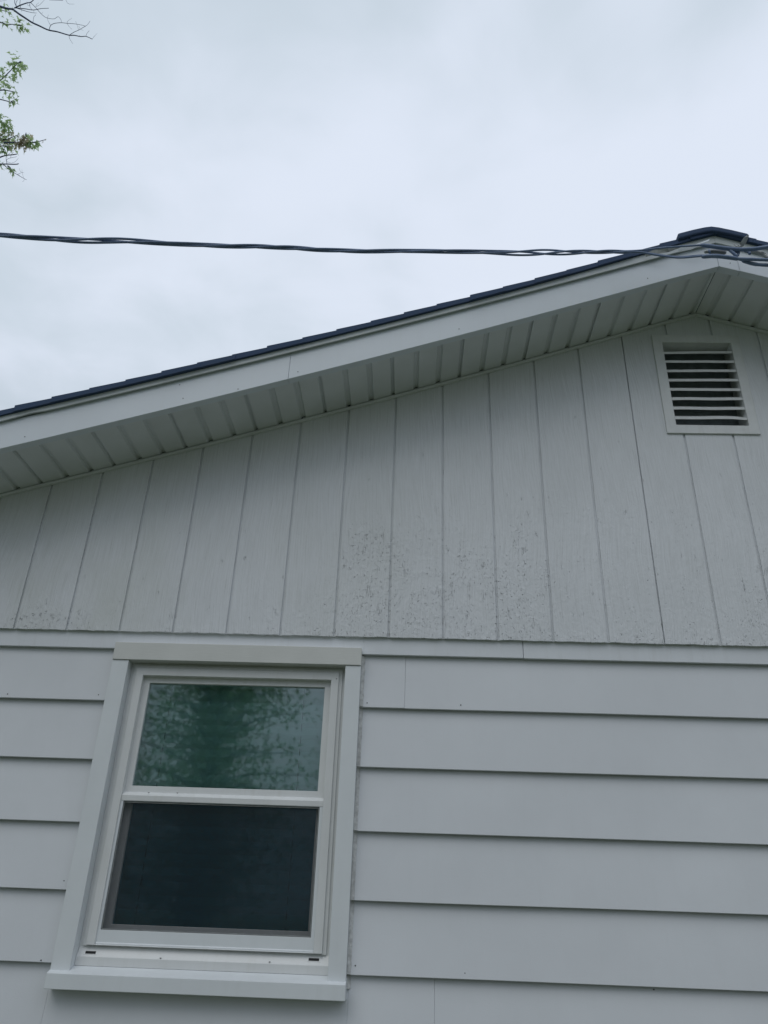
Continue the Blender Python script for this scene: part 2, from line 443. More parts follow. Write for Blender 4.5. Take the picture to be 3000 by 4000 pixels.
# lap siding ---------------------------------------------------------------------------------
Z1, RV, ST = .6638, .2066, .0190
WX0, WX1 = -1.090, -.186            # behind the casings
seam1 = at_y(1583, 2650, .02).x; seam2 = at_y(1698, 3860, .02).x
mb = MB()
def board(x0, x1, zb, zt, dy=0):
    f = lambda z: .0140 + dy + (z - zb) * (ST / RV)
    n = max(1, int((x1 - x0) / .22)); vs = []
    for i in range(n + 1):
        x = x0 + (x1 - x0) * i / n
        wz = mnoise.noise(Vector((x * 1.3, zb * 11, 2))) * .0016; wy = mnoise.noise(Vector((x * 2.1, zb * 7, 9))) * .0014
        vs += [(x, f(zb) + wy, zb + wz), (x, f(zt), zt), (x, f(zt) + .010, zt), (x, f(zb) + .0130 + wy, zb + wz)]
    mb.add(vs, [(4 * i + j, 4 * i + (j + 1) % 4, 4 * i + 4 + (j + 1) % 4, 4 * i + 4 + j) for i in range(n) for j in range(4)] + [(3, 2, 1, 0), tuple(4 * n + j for j in range(4))])
for c in range(0, 11):
    zb = Z1 - RV * c; zt = min(zb + RV + .022, .915)
    ov = zt > -.20
    if zb > -.25:                                    # cut by the window
        board(XL, WX0 - .014, zb, zt)
        x0 = WX1 + .013
        if c == 0:
            board(x0, seam1 - .0001, zb, zt); board(seam1 + .0001, XR, zb - .001, zt, .0006)
        else: board(x0, XR, zb, zt)
    elif zb > -.42:
        zt2 = -.195
        board(XL, WX0 - .014, zb, zt)
        board(WX0 - .014, WX1 + .013, zb, zt2)
        board(WX1 + .013, seam2 - .0001, zb, zt); board(seam2 + .0001, XR, zb - .0008, zt, .0005)
    else: board(XL, XR, zb, max(zt, zb + .05))
ls = hb(mb, 'lap_siding', M['lap'], bevel=.0016)
ls_e = ls
for (u, v) in ((30, 2711), (385, 2714), (1434, 2746), (1800, 2754), (161, 3751), (1388, 3772), (1816, 3802), (2560, 3867), (350, 2540 + 2000)):
    if v > 4000: continue
    p = at_y(u, v, .016)
    cidx = math.floor((Z1 - p.z) / RV) + 1 if p.z < Z1 else 0
    zb = Z1 - RV * cidx
    y = .0140 + (p.z - zb) * (ST / RV)
    q = MB(); n = 8; r = .0021
    q.add([(p.x + r * math.cos(a * math.tau / n), y - .0007, p.z + r * math.sin(a * math.tau / n)) for a in range(n)] +
          [(p.x + r * math.cos(a * math.tau / n), y + .003, p.z + r * math.sin(a * math.tau / n)) for a in range(n)],
          [tuple(range(n))] + [(a, (a + 1) % n, n + (a + 1) % n, n + a) for a in range(n)])
    q.build('nail_head', M['dark'], ls)

# backing walls, other sides -----------------------------------------------------------------
mb = MB()
BY0, BY1 = .052, .12
for a in ((XL, -1.045, GZ, .92), (-.228, XR, GZ, .92), (-1.045, -.228, GZ, -.20), (-1.045, -.228, .80, .92)):
    mb.box(a[0], a[1], BY0, BY1, a[2], a[3])
hb(mb, 'wall', M['plaster'])
mb = MB().box(XL, XL + .1, .125, YB, GZ, zs(XL) - .005)
hb(mb, 'wall', M['body'])
mb = MB().box(XR - .1, XR, .125, YB, GZ, zs(XR) - .005)
hb(mb, 'wall', M['body'])
mb = MB().prism_y([(XL + .105, GZ), (XR - .105, GZ), (XR - .105, zs(XR) - .04), (AX, AZ - .01), (XL + .105, zs(XL) - .04)], YB - .1, YB)
hb(mb, 'wall', M['body'])
mb = MB().box(XL + .105, XR - .105, .125, YB - .105, .93, .97)
hb(mb, 'ceiling', M['plaster'])

# soffit ------------------------------------------------------------------------------------
OV = .305
def strip_pts(xa, xb, step=.05):
    n = max(1, int(abs(xb - xa) / step)); return [xa + (xb - xa) * i / n for i in range(n + 1)]
def rake_prism(mb, xa, xb, sec, step=.1):
    """sec: closed list of (y,h); h is measured up from the soffit line; follows the roof line in x"""
    xs_ = strip_pts(xa, xb, step); n = len(sec); b = []
    vs = []; fs = []
    for x in xs_: vs += [(x, y, zs(x) + h) for y, h in sec]
    for i in range(len(xs_) - 1):
        for j in range(n):
            fs.append((i * n + j, i * n + (j + 1) % n, (i + 1) * n + (j + 1) % n, (i + 1) * n + j))
    fs += [tuple(range(n))[::-1], tuple((len(xs_) - 1) * n + j for j in range(n))]
    mb.add(vs, fs)
def soffit(xa, xb, ph, name):
    mb = MB(); prof = [(xa, 0)]
    k = 0; sp = .0967
    x = ph + math.ceil((xa - ph) / sp) * sp
    while x < xb - .02:
        idx = round((x - ph) / sp)
        if x > xa + .012:
            if idx % 3 == 1: prof += [(x - .0125, 0), (x - .0065, .012), (x + .0035, .0125), (x + .0042, .002), (x + .0046, 0.0)]
            else: prof += [(x - .0125, 0), (x - .0065, .0125), (x + .0065, .0125), (x + .0125, 0)]
        x += sp
    prof.append((xb, 0))
    n = len(prof); vs = []
    Y0, Y1, Yc = -.296, -.0025, -.262
    for y in (Y0, -.268, Yc, Y1):
        f = 0 if y in (Y0, -.268) else 1
        for (px_, ph_) in prof: vs.append((px_, y, zs(px_) + .0005 + ph_ * f))
    fs = [(r * n + i, r * n + i + 1, (r + 1) * n + i + 1, (r + 1) * n + i) for r in range(3) for i in range(n - 1)]
    m = len(vs)
    vs += [(a, y, z + .0012) for a, y, z in vs]
    fs += [(m + f[3], m + f[2], m + f[1], m + f[0]) for f in fs]
    mb.add(vs, fs); return hb(mb, name, M['soffit'])
soffit(AX - 4.75, AX - .0015, -1.640, 'soffit')
soffit(AX + .0015, AX + 4.75, AX + .052, 'soffit')
# channel trim where soffit meets wall
mb = MB(); rake_prism(mb, AX - 4.6, .20, [(-.012, -.015), (-.012, -.003), (-.0005, -.003), (-.0005, -.015)]); hb(mb, 'soffit_channel', M['soffit'], bevel=.001)
mb = MB(); rake_prism(mb, .2015, AX, [(-.012, -.015), (-.012, -.003), (-.0005, -.003), (-.0005, -.015)]); hb(mb, 'soffit_channel', M['soffit'], bevel=.001)
mb = MB(); rake_prism(mb, AX, AX + 4.6, [(-.0125, -.016), (-.0125, -.003), (-.0005, -.003), (-.0005, -.016)]); hb(mb, 'soffit_channel', M['soffit'], bevel=.001)
# fascia: face plus return lip
jf = at_y(1130, 1438, -OV).x
FS = [(-OV, -.008), (-OV, .121), (-.290, .121), (-.290, -.003), (-.272, -.003), (-.272, -.008)]
def fs_off(d, dh=0): return [(y + d, h + dh) for y, h in FS]
fb = []
for (a, b, d) in ((AX - HALF + .1, jf - .0004, 0), (jf + .0004, AX - .0008, .0004), (AX + .0008, AX + .082, 0), (AX + .083, AX + HALF - .1, -.0012)):
    mb = MB(); rake_prism(mb, a, b, fs_off(d)); fb.append(hb(mb, 'fascia_board', M['fascia'], bevel=.0014))
def dot(parent, p, r=.003, mat='screw', ny=-.002):
    q = MB(); n = 8
    q.add([(p[0] + r * math.cos(a * math.tau / n), p[1] + ny, p[2] + r * math.sin(a * math.tau / n)) for a in range(n)] +
          [(p[0] + 1.2 * r * math.cos(a * math.tau / n), p[1] + .001, p[2] + 1.2 * r * math.sin(a * math.tau / n)) for a in range(n)],
          [tuple(range(n))] + [(a, (a + 1) % n, n + (a + 1) % n, n + a) for a in range(n)])
    return q.build('screw', M[mat], parent)
for (u, v, i) in ((97, 1706, 0), (702, 1503, 0), (715, 1556, 0), (930, 1520, 0), (1164, 1452, 1), (1793, 1285, 1), (2530, 1087, 1), (2852, 1028, 2)):
    dot(fb[i], at_y(u, v, -OV), .0017)
# rake metal above fascia
mb = MB(); RS = [(-.318, .117), (-.320, .150), (-.295, .150), (-.295, .124), (-.3165, .1165)]
rake_prism(mb, AX - HALF + .1, AX - .0, RS, .05)
mb.v = [(x, y, z + (lift(x) if z - zs(x) > .14 else 0) + (.006 * math.exp(-((x + 1.50) / .045) ** 2) if z - zs(x) < .13 else 0)) for x, y, z in mb.v]; hb(mb, 'rake_trim', M['rake'], bevel=.0008)
mb = MB(); rake_prism(mb, AX, AX + HALF - .1, [(y - .0006, h + .0008) for y, h in RS], .05)
mb.v = [(x, y, z + (lift(x) if z - zs(x) > .14 else 0)) for x, y, z in mb.v]; hb(mb, 'rake_trim', M['rake'], bevel=.0008)

# roof: deck and shingle courses --------------------------------------------------------------
for side in (-1, 1):
    deck = MB()
    xa, xb = (AX - HALF, AX - .0005) if side < 0 else (AX + .0005, AX + HALF)
    rake_prism(deck, xa, xb, [(-.3255, .1392), (-.3255, .158), (YB + .3, .158), (YB + .3, .139)], .2)
    deck.v = [(x, y, z + lift(x)) for x, y, z in deck.v]
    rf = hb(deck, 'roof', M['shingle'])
    mb = MB(); jr = random.Random(11 + side)
    X0 = (-.461 if side < 0 else AX + (AX + .461) + .06)
    n_ = 0
    xk = X0
    while (AX - HALF + .1 < xk if side < 0 else xk < AX + HALF - .1): xk += side * .1365
    while (xk < AX - .02 if side < 0 else xk > AX + .02):
        b0 = xk; b1 = xk - side * .150
        if side < 0: b1 = min(b1, AX)
        else: b1 = max(b1, AX)
        yy = -.332 + jr.uniform(-.0035, .0035); th = .0082 + jr.uniform(-.0012, .0014)
        zz0 = zs(b0) + .1585; zz1 = zs(b1) + .1585
        y = yy
        # tabs of uneven width along the course, each a thin wedge
        while y < YB + .3:
            ye = min(y + jr.uniform(.18, .33), YB + .3)
            t_ = th + jr.uniform(-.001, .001) if y > yy else th
            c0 = b0 + jr.uniform(-.002, .002)
            mb.add([(c0, y, zz0 - .0195), (c0, y, zz0 + t_), (b1, y, zz1 + .0015), (b1, y, zz1 - .0195),
                    (c0, ye - .002, zz0 - .0195), (c0, ye - .002, zz0 + t_), (b1, ye - .002, zz1 + .0015), (b1, ye - .002, zz1 - .0195)],
                   [(0, 1, 2, 3), (4, 7, 6, 5), (0, 4, 5, 1), (1, 5, 6, 2), (2, 6, 7, 3), (3, 7, 4, 0)])
            y = ye
        xk -= side * .1365
    mb.v = [(x, y, z + lift(x)) for x, y, z in mb.v]
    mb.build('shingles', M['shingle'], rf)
# ridge caps
mb = MB(); y = -.345; i = 0
while y < YB + .3:
    h0, h1 = .196, .186
    W = .15
    prof = [(-W, -SL * W - .001), (-W * .55, -SL * W * .55), (-.03, -SL * .03 - .002), (0, -.007), (.03, -SL * .03 - .002), (W * .55, -SL * W * .55), (W, -SL * W - .001)]
    n = len(prof); vs = []
    for yy, hh in ((y, h0), (y + .16, h1)):
        vs += [(AX - .014 + a, yy, AZ + b + hh + sag(AX + a)) for a, b in prof] + [(AX - .014 + a, yy, AZ + b + hh - .030 + sag(AX + a)) for a, b in prof]
    fs = []
    for a in range(n - 1):
        fs += [(a, a + 1, 2 * n + a + 1, 2 * n + a), (n + a + 1, n + a, 3 * n + a, 3 * n + a + 1), (a, n + a, n + a + 1, a + 1)]
    fs += [(0, 2 * n, 3 * n, n), (n - 1, 2 * n - 1, 4 * n - 1, 3 * n - 1)]
    mb.add(vs, fs); y += .142; i += 1
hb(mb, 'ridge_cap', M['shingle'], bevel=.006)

# gable vent ---------------------------------------------------------------------------------
vent = empty('gable_vent', (0, 0, -GZ), house)
vent['label'] = 'square louvred gable vent under the peak'
mb = MB().ring(1.067, 1.455, 1.845, 2.377, .043, .041, .042, .043, -.008, 0.075)
mb.build('vent_frame', M['ventpaint'], vent, bevel=.0015)
for (u1, v1), (u2, v2) in (((2590, 1378), (2860, 1376)), ((2597, 1412), (2866, 1413)), ((2603, 1449), (2876, 1449)), ((2609, 1485), (2885, 1485)),
                           ((2615, 1521), (2892, 1522)), ((2621, 1558), (2902, 1558)), ((2628, 1595), (2911, 1596)), ((2635, 1633), (2918, 1632))):
    za = at_y(u1, v1, -.004).z; zb = at_y(u2, v2, -.004).z
    mb = MB(); hh = .0070
    x0, x1 = 1.1105, 1.4135
    sec = lambda z: [(-.004, z - hh), (-.0045, z + hh * .85), (.060, z + .058), (.062, z + .046)]
    s0, s1 = sec(za), sec(zb)
    N = 10; vs = []
    for q in range(N + 1):
        f = q / N; dz_ = mnoise.noise(Vector((f * 2.5, za * 9, 0))) * .0022
        if v1 == 1633 and f > .82: dz_ -= (f - .82) * .03
        vs += [(x0 + (x1 - x0) * f, s0[j][0], s0[j][1] * (1 - f) + s1[j][1] * f + dz_) for j in range(4)]
    fs = [(4 * q + j, 4 * q + (j + 1) % 4, 4 * q + 4 + (j + 1) % 4, 4 * q + 4 + j) for q in range(N) for j in range(4)] + [(0, 1, 2, 3), tuple(4 * N + j for j in range(4))]
    mb.add(vs, fs).build('louver', M['ventpaint'], vent, bevel=.0012)
MB().box(1.085, 1.44, .076, .080, 1.86, 2.362).build('vent_screen', M['ventmesh'], vent)

# window -------------------------------------------------------------------------------------
win = empty('window', (0, 0, -GZ), house)
win['label'] = 'white vinyl double hung window with half insect screen'
MB().box(-1.0975, -.1785, -.0165, .045, .808, .874).build('header_casing', M['header'], win, bevel=.0015)
MB().box(-1.0978, -1.0365, -.012, .046, -.1862, .8072).build('side_casing', M['casing'], win, bevel=.0015)
MB().box(-.2355, -.1790, -.012, .046, -.1862, .8072).build('side_casing', M['casing'], win, bevel=.0015)
mb = MB().prism_x([(-.032, -.2285), (-.032, -.1862), (-.010, -.1785), (.020, -.1675), (.046, -.1675), (.046, -.2285)], -1.0985, -.1775)
mb.build('sill', M['casing'], win, bevel=.0015)
# outer frame: recessed flange and raised face
mb = MB().ring(-1.0365, -.2355, -.1665, .808, .028, .028, .030, .022, .034, .046)
mb.ring(-1.012, -.260, -.1095, .788, .0275, .0275, .002, .027, .019, .0450)
mb.build('window_frame', M['vinyl'], win, bevel=.0018)
mb = MB().ring(-1.030, -.242, -.130, .800, .040, .040, .028, .036, .046, .10)
mb.build('frame_jamb', M['vinyl'], win, bevel=.0012)
# small step line between flange and face
mb = MB().ring(-1.024, -.248, -.112, .799, .012, .012, .001, .011, .027, .034)
mb.build('frame_step', M['vinyl'], win, bevel=.002)
# sub sill: vertical lip then sloping sill with weep slots
mb = MB().prism_x([(.0195, -.167), (.0195, -.1415), (.0215, -.1390), (.0375, -.1075), (.060, -.1075), (.060, -.167)], -1.0360, -.2360)
sb = mb.build('sub_sill', M['vinyl'], win, bevel=.0012)
for (u, v) in ((355, 3721), (1226, 3749)):
    p = at_y(u, v, .0270); q = MB()
    d = Vector((0, .16, .315)).normalized(); nn = Vector((0, -.315, .16)).normalized()
    c = Vector((p.x, .0215 + (p.z + .139) * .016 / .0315, p.z))
    # black slot with a pale surround
    for w, h_, o_, m_ in ((.0215, .0062, .0010, 0), (.0165, .0040, .0017, 1)):
        q.cur = m_
        q.add([tuple(c + Vector((sx * w, 0, 0)) + d * (sy * h_) + nn * o_) for sx, sy in ((-1, -1), (1, -1), (1, 1), (-1, 1))] +
              [tuple(c + Vector((sx * w, 0, 0)) + d * (sy * h_) - nn * .003) for sx, sy in ((-1, -1), (1, -1), (1, 1), (-1, 1))],
              [(0, 1, 2, 3), (0, 1, 5, 4), (1, 2, 6, 5), (2, 3, 7, 6), (3, 0, 4, 7)])
    q.build('weep_slot', [M['vinyl'], M['dark']], win)
# upper sash
mb = MB().ring(-1.000, -.275, .350, .775, .038, .0365, .026, .0365, .041, .058)
mb.build('upper_sash', M['vinyl'], win, bevel=.0012)
MB().box(-.965, -.308, .0520, .0560, .372, .742).build('upper_pane', M['glass'], win)
# meeting rail: sloped light strip over a flat face
mb = MB().prism_x([(.024, .3245), (.0235, .3425), (.034, .3535), (.0405, .3545), (.060, .3545), (.060, .3245)], -.9845, -.2875)
mb.build('meeting_rail', M['vinyl'], win, bevel=.0010)
# screen frame
mb = MB().ring(-.9845, -.2875, -.1030, .3243, .0085, .0115, .0370, .001, .0255, .036)
mb.prism_x([(.0235, -.1080), (.0225, -.1045), (.0240, -.1010), (.036, -.1030), (.036, -.1080)], -.9835, -.2885)
scf = mb.build('screen_frame', M['casing'], win, bevel=.0010)
mb = MB().ring(-.9735, -.3010, -.0640, .3205, .0016, .0016, .0016, .0016, .0285, .0305)
mb.build('screen_spline', M['zinc'], win)
MB().box(-.976, -.299, .0315, .0318, -.066, .3235).build('insect_screen', M['mesh'], win)
# lower sash behind the screen
mb = MB().ring(-.995, -.280, -.107, .352, .040, .033, .057, .030, .058, .085)
mb.build('lower_sash', M['vinyl'], win, bevel=.0012)
MB().box(-.960, -.310, .0700, .0740, -.050, .325).build('lower_pane', M['glass2'], win)
for (u, v, y) in ((690, 3097, .0236), (578, 3096, .0236), (624, 3742, .0194), (1050, 3757, .0194), (1312, 2651, .0185), (247, 3440, -.0121)):
    q = MB(); p = at_y(u, v, y); q.tube([p, p + Vector((.003, .0006, -.001)), p + Vector((.005, .0006, .0004))], .0011, 5); q.build('dirt_speck', M['dark'], win)
# venetian blind
mb = MB(); zc = -.16
cords = [at_y(656, 2800, .115).x, at_y(1178, 2850, .115).x]
while zc < .80:
    a = math.radians(72); w = .0245
    dy, dz = math.cos(a) * w, math.sin(a) * w
    bow = .0025
    prof = [(.124 + dy, zc - dz), (.124 - bow, zc), (.124 - dy, zc + dz), (.124 - dy + .0026, zc + dz), (.124 - bow + .0026, zc), (.124 + dy + .0026, zc - dz)]
    mb.prism_x(prof, -1.005, -.270); zc += .0437
bl = mb.build('blind', M['slat'], win, bevel=.0006)
for cx in cords:
    q = MB(); zc = -.15
    while zc < .78:
        q.box(cx - .0012, cx + .0012, .1125, .1140, zc, zc + .026); zc += .0437
    q.build('ladder_cord', M['cord'], win)
MB().box(-1.01, -.265, .13, .17, .765, .80).build('head_rail', M['slat'], win)
# caulk beads down both sides of the casings, ragged
def bead(x, z0, z1, w, name='caulk_bead', seed=0):
    q = MB(); n = int((z1 - z0) / .004); vs = []
    for i in range(n + 1):
        z = z0 + (z1 - z0) * i / n
        a = mnoise.noise(Vector((seed, z * 42, 0))) * .0022 + mnoise.noise(Vector((seed, z * 160, 4))) * .0014
        b = mnoise.noise(Vector((seed + 9, z * 65, 0))) * .003
        c_ = (Z1 - z) / RV; fr_ = (1 - (c_ - math.floor(c_))) if z < Z1 else (z - Z1) / RV
        yb_ = .014 + fr_ * ST
        vs += [(x, yb_ - .010 + b * .4, z), (x + w + a, yb_ - .0015 + b * .2, z), (x + w + a, yb_ + .006, z), (x, .03, z)]
    fs = [(4 * i + j, 4 * i + (j + 1) % 4, 4 * i + 4 + (j + 1) % 4, 4 * i + 4 + j) for i in range(n) for j in range(4)]
    q.add(vs, fs); return q.build(name, M['caulk'], win)
bead(-.1785, -.20, .855, .012, seed=2)
bead(-1.0985, -.18, .86, -.0065, seed=5)

# peeled trim by the peak --------------------------------------------------------------------
def sheet(pts, thick, name, mat, parent, label=None):
    """a bent thin strip: list of (left, right) point pairs"""
    q = MB(); vs = []
    for i, (a, b) in enumerate(pts):
        a, b = Vector(a), Vector(b)
        a2, b2 = pts[min(i + 1, len(pts) - 1)]; a1, b1 = pts[max(i - 1, 0)]
        t_ = (Vector(a2) + Vector(b2) - Vector(a1) - Vector(b1)).normalized(); nn = t_.cross((b - a).normalized()).normalized() * thick
        vs += [a, b, b + nn, a + nn]
    n = len(pts)
    fs = [(4 * i + j, 4 * i + (j + 1) % 4, 4 * i + 4 + (j + 1) % 4, 4 * i + 4 + j) for i in range(n - 1) for j in range(4)] + [(0, 3, 2, 1), tuple(4 * (n - 1) + j for j in range(4))]
    o = q.add(vs, fs).build(name, M[mat], parent)
    if parent is house: o.location = (0, 0, -GZ)
    if label: o['label'] = label
    return o
P = at_y
sheet([(P(2522, 1004, -.330), P(2524, 988, -.340)), (P(2560, 993, -.345), P(2558, 975, -.352)), (P(2612, 985, -.35), P(2608, 968, -.36)),
       (P(2655, 968, -.345), P(2655, 958, -.355))], .0015, 'loose_flashing', 'zinc', house, 'bent grey strip of loose flashing left of the peak')
sheet([(P(2650, 985, -.33), P(2648, 973, -.335)), (P(2700, 975, -.345), P(2700, 962, -.35)), (P(2768, 942, -.35), P(2772, 935, -.34))],
      .0012, 'loose_flashing', 'fascia', house)
fe = [(2882, 968, 2894, 968), (2886, 957, 2903, 962), (2895, 943, 2913, 950), (2905, 928, 2920, 934), (2917, 919, 2923, 925), (2922, 916, 2924, 918)]
sheet([(P(a, b, -.355 - .02 * i), P(c, d, -.365 - .02 * i)) for i, (a, b, c, d) in enumerate(fe)], .0015, 'loose_flashing', 'zinc', house,
      'pointed silver scrap of flashing curling up right of the peak')

# ---------------------------------------------------------------- service cable
cab = empty('service_cable', (0.85, -.42, 2.6))
tag(cab, 'dark twisted overhead service cable crossing the sky to the roof peak', 'cable')
def cb(mb, name, mat, **k):
    o = mb.build(name, mat, cab, **k); o.location = -Vector(cab.location); return o
PA, PBc = Vector((.854, -.42)), Vector((-1.33, -1.03))
def on_plane(u, v):
    d = ray(u, v); e = PBc - PA
    # intersection with the vertical plane through PA, PBc
    nrm = Vector((-e.y, e.x)); c = nrm.dot(PA)
    t_ = (c - nrm.y * CAMY) / (nrm.x * d.x + nrm.y * d.y)
    return Vector((0, CAMY, 0)) + d * t_
path = [(0, 919), (250, 936), (480, 941), (800, 958), (1070, 965), (1330, 979), (1560, 981), (1750, 981), (2000, 987), (2200, 985), (2330, 984), (2440, 984)]
pts = [on_plane(*q) for q in path]
d0 = (pts[0] - pts[2]).normalized()
ext = [pts[0] + d0 * s + Vector((0, 0, s * s * .012)) for s in (9, 7, 5, 3.5, 2, 1, .5)]
base = ext + pts
def catmull(p, n):
    o = []
    for i in range(len(p) - 1):
        a, b, c, d = p[max(i - 1, 0)], p[i], p[i + 1], p[min(i + 2, len(p) - 1)]
        for j in range(n):
            t_ = j / n
            o.append(.5 * ((2 * b) + (c - a) * t_ + (2 * a - 5 * b + 4 * c - d) * t_ * t_ + (3 * b - a - 3 * c + d) * t_ ** 3))
    o.append(p[-1]); return o
cl = catmull(base, 14)
R_ = .0039
arc = [0]
for i in range(1, len(cl)): arc.append(arc[-1] + (cl[i] - cl[i - 1]).length)
ends = {0: [(2500, 978), (2600, 967), (2700, 960), (2745, 958), (2800, 964), (2860, 971), (2920, 972), (2960, 967), (3010, 962), (3150, 935), (3400, 900)],
        1: [(2500, 985), (2560, 996), (2620, 1004), (2660, 1007), (2720, 1002), (2750, 999), (2800, 1000), (2860, 1006), (2920, 1011), (3010, 1014), (3150, 1018), (3400, 1010)],
        2: [(2480, 985), (2540, 990), (2600, 999), (2660, 1004), (2730, 998), (2800, 1000), (2850, 1005), (2890, 1015), (2930, 1026), (2970, 1032), (3010, 1033), (3150, 1040), (3400, 1050)]}
end_y = {0: -.425, 1: -.432, 2: -.418}
for s_ in range(3):
    o = []; rad = []
    for i, p in enumerate(cl):
        t_ = (cl[min(i + 1, len(cl) - 1)] - cl[max(i - 1, 0)]).normalized()
        up = Vector((0, 0, 1)); up = (up - t_ * up.dot(t_)).normalized(); sd = t_.cross(up)
        L = arc[-1] - arc[i]
        ph = 2 * math.pi * (L / .62 + .35 * mnoise.noise(Vector((L * 1.3, 0, 0)))) + s_ * 2.09
        loose = 1.05 + .9 * max(0, mnoise.noise(Vector((L * 2.2, 5, s_)))) + 1.15 * math.exp(-((L - .42) / .15) ** 2)
        rr = R_ * 1.15 * loose
        o.append(p + (up * math.cos(ph) + sd * math.sin(ph)) * rr)
        rad.append(R_ * (1.06 + .05 * mnoise.noise(Vector((L * 9, s_, 0)))))
    tail = [P(u, v, end_y[s_]) for u, v in ends[s_]]
    tail = catmull([o[-1]] + tail, 6)[1:]
    rt = [R_ * 1.0 for _ in tail]
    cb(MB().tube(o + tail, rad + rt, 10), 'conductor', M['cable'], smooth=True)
def lump(uv, y, r, name, mat, n=12):
    p = catmull([P(u, v, y) for u, v in uv], 4); rads = []
    for i, _ in enumerate(p):
        f = i / (len(p) - 1); rads.append(r * (.72 + .28 * math.sin(math.pi * f) ** .3 if 0 < f < 1 else .6) * (1 + .12 * mnoise.noise(Vector((f * 9, r * 999, y)))))
    return cb(MB().tube(p, rads, n), name, M[mat], smooth=True)
# taped thick joints, grey splice sleeve, wedge clamp
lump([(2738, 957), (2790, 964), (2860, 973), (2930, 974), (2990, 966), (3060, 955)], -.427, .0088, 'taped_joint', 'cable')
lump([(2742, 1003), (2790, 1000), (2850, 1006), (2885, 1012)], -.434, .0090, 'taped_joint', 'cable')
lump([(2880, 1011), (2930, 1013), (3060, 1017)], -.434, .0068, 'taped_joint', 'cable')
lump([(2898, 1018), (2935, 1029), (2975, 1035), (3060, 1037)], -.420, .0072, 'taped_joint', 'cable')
lump([(2770, 983), (2800, 984), (2836, 987)], -.400, .0105, 'splice_sleeve', 'splice')
lump([(2768, 976), (2774, 990)], -.402, .0060, 'splice_sleeve', 'cable')
lump([(2752, 985), (2766, 983), (2780, 984)], -.398, .0070, 'splice_sleeve', 'zinc')
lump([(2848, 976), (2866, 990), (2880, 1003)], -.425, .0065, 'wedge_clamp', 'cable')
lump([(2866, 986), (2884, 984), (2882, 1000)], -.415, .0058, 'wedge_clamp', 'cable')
q = MB().tube(catmull([P(2930, 975, -.39), P(2965, 985, -.40), P(3010, 1010, -.42), P(3100, 1060, -.45)], 4), .0085, 10)
cb(q, 'anchor_arm', M['zinc'], smooth=True)
q = MB().tube([P(2870, 955, -.37), P(2876, 962, -.40), P(2886, 966, -.41), P(2892, 960, -.40), P(2884, 956, -.37)], .0035, 8)
cb(q, 'anchor_hook', M['zinc'], smooth=True)
# service mast clip holding the cable, dark plate behind it
q = MB(); a = P(2915, 975, -.40); b = P(2945, 1000, -.40)
lump([(2905, 978), (2925, 985), (2929, 994)], -.40, .0060, 'anchor_clip', 'cable')

# ---------------------------------------------------------------- trees
LEAF = [(0, 0), (.10, .08), (.32, -.02), (.20, .20), (.52, .38), (.26, .40), (.22, .55), (.10, .56), (0, 1.0),
        (-.10, .56), (-.22, .55), (-.26, .40), (-.52, .38), (-.20, .20), (-.32, -.02), (-.10, .08)]
def add_leaf(mb, p, size, tip, nrm, fold=.25, slim=.8):
    tip = tip.normalized(); sd = tip.cross(nrm)
    if sd.length < 1e-3: sd = tip.cross(Vector((1, 0, 0)))
    sd.normalize(); nn = sd.cross(tip)
    vs = [p + sd * (x * size * slim) + tip * (y * size) + nn * (abs(x) * fold * size - y * y * .18 * size) for x, y in LEAF]
    b = len(mb.v); mb.v += [tuple(v) for v in vs]
    mid = len(mb.v); mb.v.append(tuple(p + tip * .3 * size))
    n = len(vs)
    for i in range(n):
        mb.f.append([mid, b + i, b + (i + 1) % n]); mb.m.append(mb.cur)
def rdir(r): 
    while True:
        v = Vector((r.uniform(-1, 1), r.uniform(-1, 1), r.uniform(-1, 1)))
        if .05 < v.length < 1: return v.normalized()
def plain(mb, name, mat, parent):
    me = bpy.data.meshes.new(name); me.from_pydata(mb.v, [], mb.f)
    for m in (mat if isinstance(mat, list) else [mat]): me.materials.append(m)
    me.polygons.foreach_set('material_index', mb.m); me.update()
    o = bpy.data.objects.new(name, me); COL.objects.link(o); o.parent = parent
    o.location = -Vector(parent.location); return o
def inframe(p, m=0):
    q = CR.transposed() @ (Vector(p) - Vector((0, CAMY, 0)))
    if q.z > -.1: return False
    u = 1500 + 3011.3 * q.x / -q.z; v = 2000 - 3011.3 * q.y / -q.z
    return -m < u < 3000 + m and -m < v < 4000 + m

# maple at the left, branches reaching into the sky at the top left -----------------------------
r = random.Random(21)
TP = Vector((-8.2, 3.4, GZ))
mt = empty('maple_tree', TP)
tag(mt, 'maple tree with bare and leafy branch tips reaching in from the left', 'tree')
DEP = 9.0
def dp(u, v, k=0): return at_d(u, v, DEP + k)
trunk_top = Vector((-7.9, 3.6, 8.2))
tk = MB().tube(catmull([TP + Vector((0, 0, -.1)), TP + Vector((.05, .1, 2)), TP + Vector((-.05, .15, 4.5)), TP + Vector((.2, .2, 7)), trunk_top], 5),
               [.36 - .24 * i / 20 for i in range(21)], 14)
def mb_loc(mb, name, mat, smooth=True):
    o = mb.build(name, mat, mt, smooth=smooth); o.location = -Vector(mt.location); return o
mb_loc(tk, 'trunk', M['trunkbark'])
S = .2411
dead = MB()
def br(pts_px, r0, r1, k=0, scale=S, off=(0, 0), start=None, mb=dead):
    p = [dp(a * scale + off[0], b * scale + off[1], k + .12 * mnoise.noise(Vector((a * .004, b * .004, k)))) for a, b in pts_px]
    if start is not None: p = [start] + p
    p = catmull(p, 4); n = len(p)
    mb.tube(p, [(r0 + (r1 - r0) * i / (n - 1)) for i in range(n)], 6)
PX = DEP * S / 3011.3        # metres per zoom pixel
hub = dp(-700, -150, .4)
